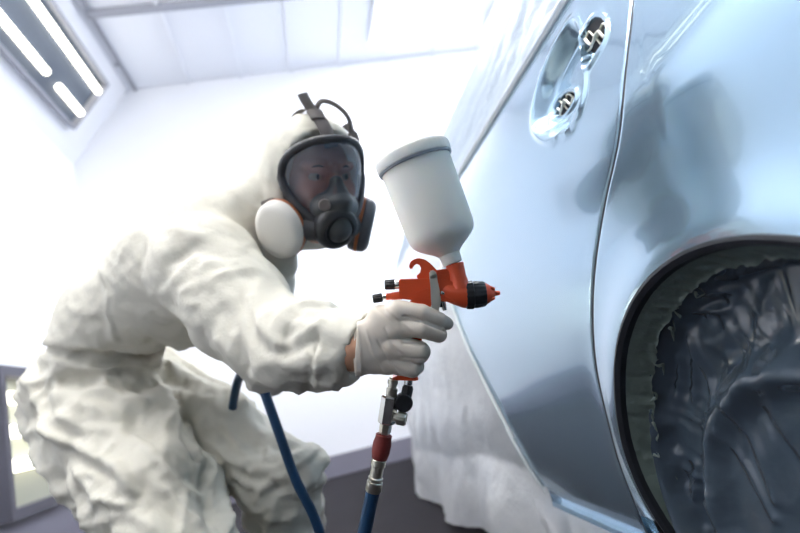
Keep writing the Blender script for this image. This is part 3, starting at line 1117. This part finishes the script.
# left hand in glove behind the arm, holding the hose
hl = P(260, 366, 1.07)
lefth = [('c', wrF, hl, .03, .034)]
for j in range(4):
    b_ = hl + IX*(-.012+.0*j) + IY*(.028-.019*j) + TC*.01
    lefth += [('c', hl + IY*(.018-.012*j), b_+IX*.035+TC*.012, .013, .010, .004), ('c', b_+IX*.035+TC*.012, b_+IX*.035-TC*.02, .010, .009, .003)]
lefth += [('c', hl, hl+IY*.035-IX*.01-TC*.01, .014, .011, .004), ('c', hl+IY*.035-IX*.01-TC*.01, hl+IY*.045+IX*.02-TC*.012, .011, .009, .004)]
q_ = np.array([p[1] for p in lefth]+[p[2] for p in lefth])
sdf_mesh('glove', lefth, q_.min(0)-.05, q_.max(0)+.05, .003, .006, 'glove', person, PO)

# ------------------------------------------------------------------ respirator (worn: child of the person)
resp = bpy.data.objects.new('respirator_mask', None)
C.objects.link(resp); resp.parent = person


def rim_pt(a):
    """visor rim outline in head frame, a: angle round"""
    ca, sa = cos(a), sin(a)
    x = .088*(abs(ca)**.8)*(1 if ca > 0 else -1)
    z = .014 + (.070*(abs(sa)**.75) if sa > 0 else -.098*(abs(sa)**.9))
    if sa > 0:
        x *= 1.0
    else:
        x *= (1 - .30*(-sa)**1.5)
    y = .116 - 8.0*x*x - (.006 if sa > 0 else -.012*abs(sa))
    return x, y + .18*z, z


# lens: bulged shell inside the rim
NL, NR_ = 72, 14
v = []; f = []
for i in range(NR_+1):
    s = 1 - i/NR_
    for k in range(NL):
        x, y, z = rim_pt(2*pi*k/NL)
        zc = -.01
        xx = x*s; z2 = zc + (z-zc)*s
        yb = .116 - 8.0*xx*xx + .18*z2
        yy = yb*(1-s**6) + y*s**6 + .026*(1-s**3)
        v.append(H(xx, yy, z2))
    if i:
        for k in range(NL):
            f.append(((i-1)*NL+k, (i-1)*NL+(k+1) % NL, i*NL+(k+1) % NL, i*NL+k))
lens = MB(PO).add(v, f).build('visor', 'visor', resp)
rp = [H(*rim_pt(2*pi*k/72)) for k in range(73)]
MB(PO).tube(rp, .0085, 10).build('visor_frame', 'rubber', resp)
# brim over the visor and rubber face skirt behind the rim
sk = []
for k in range(73):
    x, y, z = rim_pt(2*pi*k/72)
    sk.append([H(x*1.03, y-.002, z*1.03), H(x*1.10, y-.018, z*1.06), H(x*1.13, y-.034, z*1.06), H(x*1.08, y-.05, z*1.0)])
V = np.array(sk)
grid_obj('face_skirt', V, 'rubber', resp, PO, sharp=False)
# inner nose cup
sdf_mesh('nose_cup', [('c', H(0, .112, .002), H(0, .118, -.035), .014, .030), ('c', H(-.022, .100, -.045), H(.022, .100, -.045), .028, .028), ('c', H(0, .10, -.05), H(0, .11, -.085), .036, .03)],
         hlo, hhi+.03, .003, .012, 'nose', resp, PO)
# chin outlet with round valve cover
ov = hy*.90 - hz*.42
MB(PO).lathe([(-.06, .030), (-.02, .036), (.0, .043), (.012, .045), (.026, .043), (.032, .038), (.034, .030), (.030, .027), (.030, .01)], H(-.004, .098, -.078), ov, 40).build('exhale_valve', 'black', resp)
MB(PO).lathe([(0, .012), (.008, .010)], H(-.036, .132, -.040), hy*.8-hx*.4, 16).build('speech_port', 'strap', resp)
# cartridges on both sides
for s_ in (-1, 1):
    nrm_ = hx*s_*.80 + hy*.50 - hz*.22
    c = H(s_*.081, .040, -.083)
    ell = 1.12
    MB(PO).tube([H(s_*.03, .09, -.085), c], .026, 14).build('filter_socket', 'rubber', resp)
    MB(PO).lathe([(-.012, .03), (-.008, .050), (.004, .053), (.006, .052)], c, nrm_, 40, up=hz, ell=ell).build('filter_body', 'filtg', resp)
    MB(PO).lathe([(.005, .050), (.006, .0535), (.012, .0535), (.013, .050)], c, nrm_, 40, up=hz, ell=ell).build('filter_ring', 'filtb', resp)
    MB(PO).lathe([(.012, .051), (.014, .053), (.026, .051), (.033, .045), (.036, .036), (.0365, .005)], c, nrm_, 40, up=hz, ell=ell).build('filter_cartridge', 'filt' if s_ < 0 else 'filtg', resp)  # right cap in dark grey: its shade is put into the colour


# straps
def strap(pts, wdt, name='head_strap', nrm_=None):
    pp = spline(pts, 8)
    return MB(PO).tube(pp, wdt, 8, flat=.22, nrm=nrm_).build(name, 'strap', resp)


strap([H(-.004, .106, .070), H(-.010, .098, .100), H(-.016, .082, .125), H(-.020, .06, .142)], .015, nrm_=hx)
MB(PO).tube([H(-.019, .084, .124), H(-.020, .070, .142)], .017, 8, flat=.35, nrm=hx).build('strap_buckle', 'strap', resp)
strap([H(-.020, .062, .142), H(-.030, .055, .160), H(-.036, .05, .176)], .012, nrm_=hx)
strap([H(-.018, .05, .146), H(-.015, .0, .152), H(-.01, -.06, .14), H(0, -.11, .10)], .009, nrm_=hx)
strap([H(.060, .086, .070), H(.064, .075, .098), H(.050, .06, .120)], .009, nrm_=hx)
MB(PO).tube([H(.062, .080, .086), H(.060, .074, .102)], .012, 8, flat=.5, nrm=hx).build('strap_buckle', 'strap', resp)
loop = [H(.060, .074, .100), H(.052, .07, .135), H(.030, .06, .158), H(.006, .05, .165), H(-.004, .045, .150), H(.01, .02, .138)]
MB(PO).tube(spline(loop, 8), .0055, 8, flat=.5, nrm=hx).build('head_strap', 'strap', resp)
strap([H(-.080, .055, -.02), H(-.100, .02, -.035), H(-.108, -.03, -.045)], .010, nrm_=hz)
strap([H(.080, .055, -.02), H(.100, .02, -.035), H(.108, -.03, -.045)], .010, nrm_=hz)

# ================================================================== spray gun (held in the hand)
# local frame: millimetres, x along the barrel to the right, y up, z to the photographer
gm = Matrix.Identity(4)
GO = P(437, 292, GD)
for i in range(3):
    gm[i][0] = IX[i]; gm[i][1] = IY[i]; gm[i][2] = -FW[i]; gm[i][3] = GO[i]
gun = thing('spray_gun', 'orange spray gun with milky gravity cup held in the gloved hand', 'spray gun', mw=gm)
K = S


def G(u, v, w_=0):
    return np.array([(u-437)*K, (292-v)*K, w_*K])


def gprism(poly, d, name, m, w_=0):
    return MB().prism([((a-437)*K, (292-b)*K) for a, b in poly], d*K, (0, 0, w_*K), (1, 0, 0), (0, 1, 0), (0, 0, 1)).build(name, m, gun)


def glathe(a, b, prof, name, m, seg=40, **kw):
    """prof: (fraction a->b, radius px)"""
    a = np.array(a, float); b = np.array(b, float)
    L = np.linalg.norm(b-a)
    return MB().lathe([(t_*L, r*K) for t_, r in prof], a, b-a, seg, **kw).build(name, m, gun)


# body casting
gprism([(399, 279), (426, 278.5), (443, 279.5), (453, 281), (462, 285), (462, 304), (446, 300), (430, 300.5), (414, 300), (399, 298)], 17, 'gun_body', 'orange')
gprism([(416, 276), (418.5, 279.5), (448, 280), (444, 277.2), (438, 271.5), (431, 264), (425, 259.5), (418, 258), (412, 260.2), (409.3, 264), (409.3, 268.4), (411.3, 269.6),
        (413.2, 268), (413.5, 264.8), (416.5, 263), (420, 264.2), (422, 268), (421, 273)], 5, 'hanging_hook', 'orange')
glathe(G(399, 289), G(399.5, 289.2), [(0, 1), (1, 1)], 'gun_body_end', 'orange') if False else None
glathe(G(441, 289.5), G(468, 295.5), [(0, 8), (.2, 10.5), (.55, 12), (.9, 13.2), (1, 13)], 'gun_head', 'orange')
glathe(G(454.3, 263), G(459, 288), [(0, 8.6), (.06, 9.4), (.12, 9.2), (.55, 9.2), (.8, 10.5), (1, 12)], 'cup_socket', 'orange')
gprism([(426, 287), (431, 287), (431, 300), (414, 300), (414, 292)], 20, 'side_boss', 'orange')
MB().lathe([(0, 5.5*K), (.0015, 5.2*K)], G(428, 296, 9), (0, 0, 1), 20)
gprism([(436, 270), (448, 268.5), (456, 284), (446, 290), (436, 281)], 11, 'gun_bridge', 'orange')
# air cap ring, ribbed
glathe(G(465.5, 295.3), G(485.5, 293.8), [(0, 12.6), (.04, 13.6), (.35, 14.0), (.40, 12.9), (.46, 12.9), (.5, 13.2), (.93, 12.2), (1, 11)], 'cap_ring', 'black', 72, ribs=18, rib=.5*K)
glathe(G(484.5, 293.8), G(500, 293), [(0, 11.4), (.10, 11.0), (.3, 9.2), (.55, 5.8), (.66, 3.6), (.70, 2.6), (.93, 2.3), (1, 1.6)], 'air_cap', 'orange', 36)
for s_ in (-1, 1):
    MB().tube([G(489.5, 293.4+s_*5.5, 5), G(494, 293.2+s_*4.4, 5)], [2.4*K, 1.4*K], 10).build('air_horn', 'orange', gun)
# rear knobs
glathe(G(400, 284.2), G(394, 284.4), [(0, 4.6), (.9, 4.6), (1, 4.2)], 'knob_collar', 'chrome', 24)
glathe(G(395, 284.4), G(384.6, 284.8), [(0, 4.6), (.08, 5.1), (.9, 5.0), (1, 4.2)], 'fan_knob', 'black', 48, ribs=12, rib=-.5*K)
glathe(G(402, 295.2), G(386, 296.8), [(0, 4.2), (.6, 3.8), (.7, 3.4), (1, 3.4)], 'needle_housing', 'orange', 24)
glathe(G(386.5, 296.8), G(382, 297.4), [(0, 2.6), (1, 2.6)], 'knob_collar', 'chrome', 20)
glathe(G(382.5, 297.4), G(372.8, 299), [(0, 3.9), (.1, 4.5), (.9, 4.3), (1, 3.6)], 'needle_knob', 'black', 48, ribs=12, rib=-.5*K)
# trigger lever and mechanism
gprism([(429, 271.5), (431.5, 269.8), (434.5, 270.6), (436, 273), (436.8, 280), (438, 291), (440.5, 298), (439.5, 306), (437, 312), (441, 322), (444, 334), (440.5, 336), (436.5, 324), (432, 312), (430.5, 300), (430, 288), (429, 277)], 22, 'trigger', 'lever')
MB().lathe([(0, 3.6*K), (.001, 3.4*K), (.0018, 2*K)], G(432.3, 275, 11), (0, 0, 1), 24).build('pivot_screw', 'brass', gun)
gprism([(437, 289), (446, 289), (446, 298), (444, 307), (438, 307)], 12, 'trigger_guide', 'black')
MB().tube([G(440, 292, 7), G(447, 293.5, 7)], 2.2*K, 12).build('needle_packing', 'chrome', gun)
MB().tube([G(442, 299, 4), G(444.5, 310, 4)], [3*K, 2*K], 12).build('air_valve', 'chrome', gun)
# grip
gprism([(412, 298), (433, 299), (428, 312), (420, 345), (416, 373), (396, 374), (397, 345), (403, 315)], 17, 'grip', 'orange')
gprism([(391.5, 376.5), (400, 372.5), (414, 371.5), (419, 377.5), (416, 378.8), (395, 378.2)], 22, 'grip_base', 'orange')
# gravity cup
ca, cb = G(447.6, 250, 1), G(415.6, 163.5, -5)
cax = cb-ca; cL = np.linalg.norm(cax)
MB().lathe([(-.0200, 9.3*K), (-.019, 10*K), (-.012, 10.3*K), (-.006, 11*K), (-.001, 15*K), (.005, 22*K), (.011, 28*K), (.016, 31.5*K), (.022, 33.6*K), (.03, 34.6*K), (.06, 35.2*K), (cL-.002, 36.2*K), (cL, 36*K)],
           ca, cax, 64).build('paint_cup', 'cup', gun)
cup = bpy.data.objects['paint_cup']
MB().lathe([(0, 36.6*K), (.0005, 38.4*K), (.003, 38.8*K), (.0035, 37.6*K)], cb-cax/cL*.002, cax, 64).build('lid_band', 'lidband', cup)
MB().lathe([(.0, 37*K), (.001, 38.9*K), (.004, 39.3*K), (.013, 39.3*K), (.0165, 38.2*K), (.019, 36*K), (.021, 33*K), (.020, 30*K), (.020, 1*K)],
           cb+cax/cL*.0012, cax, 120, ribs=40, rib=-.45*K).build('cup_lid', 'lid', cup)
# fittings under the grip
glathe(G(393.5, 377), G(391, 398), [(0, 4), (.1, 4), (.12, 5.4), (.32, 5.4), (.34, 4.2), (.5, 4.2), (.52, 5.8), (.9, 5.6), (1, 5)], 'air_inlet', 'brass', 12)
glathe(G(390.3, 396), G(386.2, 423.5), [(0, 7.5), (.05, 8.8), (.95, 8.8), (1, 7.5)], 'hex_coupler', 'chrome', 6)
glathe(G(386.4, 422), G(384.2, 435.5), [(0, 4.5), (.1, 6.2), (.75, 6.2), (.8, 5), (1, 5)], 'hex_nut', 'brass', 6)
glathe(G(408.5, 377), G(408, 389), [(0, 3.5), (.3, 4.3), (.6, 4.3), (.65, 3), (1, 3)], 'regulator_stem', 'chrome', 16)
glathe(G(408.5, 385), G(405.5, 399), [(0, 4.2), (.2, 5.6), (1, 5.6)], 'regulator_knob', 'black', 48, ribs=12, rib=-.4*K)
glathe(G(403, 402, -6), G(404, 402, 7), [(0, 7), (.1, 9), (.9, 9), (1, 8)], 'gauge', 'black', 40)
glathe(G(394, 416, 3), G(406, 418, 6), [(0, 4), (.25, 4), (.28, 6.6), (.92, 6.6), (1, 5.8)], 'adjusting_screw', 'brass', 48, ribs=12, rib=-.4*K)

# ================================================================== air hose
hose = thing('air_hose', 'blue rubber air hose with red sleeve running down from the spray gun', 'hose', tuple(P(384, 434, GD)))
OO = np.array(hose.location)
W = lambda u, v, D=GD: P(u, v, D)


def hl_(a, b, prof, name, m, seg=32, **kw):
    L = np.linalg.norm(b-a)
    return MB(OO).lathe([(t_*L, r*K) for t_, r in prof], a, b-a, seg, **kw).build(name, m, hose)


hl_(W(384.2, 434), W(379.2, 459.5), [(0, 6.8), (.04, 8.3), (.15, 8.2), (.4, 9.4), (.7, 9.2), (.95, 7.8), (1, 6.8)], 'red_sleeve', 'red')
hl_(W(379.4, 458.5), W(373, 491.5), [(0, 6.6), (.03, 7.4), (.22, 7.4), (.25, 6.3), (.55, 6.3), (.58, 7.6), (.62, 7), (.68, 7), (.7, 8), (.97, 8), (1, 7.4)], 'steel_coupling', 'brass')
p1 = W(373.4, 489); p2 = W(367, 520); p3 = W(356, 575)
low = [W(330, 700, .80), W(300, 760, .9), W(340, 700, 1.0), W(333, 600, 1.02)]
pts = [p1, p2, p3, W(345, 640, .77), np.array([W(330, 700, .8)[0], W(330, 700, .8)[1], .03]), np.array([.06, 1.0, .02]),
       np.array([W(340, 600, 1.02)[0], W(340, 600, 1.02)[1], .12]), W(320, 533, 1.03), W(296, 480, 1.04), W(278, 430, 1.05), W(266, 396, 1.06), W(258, 374, 1.09),
       W(246, 372, 1.14), W(237, 384, 1.2), W(230, 430, 1.30), W(226, 490, 1.42), W(225, 533, 1.5), np.array([-.32, 1.72, .03]), np.array([-.6, 2.1, .012]), np.array([-1.2, 2.6, .012])]
MB(OO).tube(spline(pts, 14), .0095, 14).build('hose_tube', 'hose', hose)
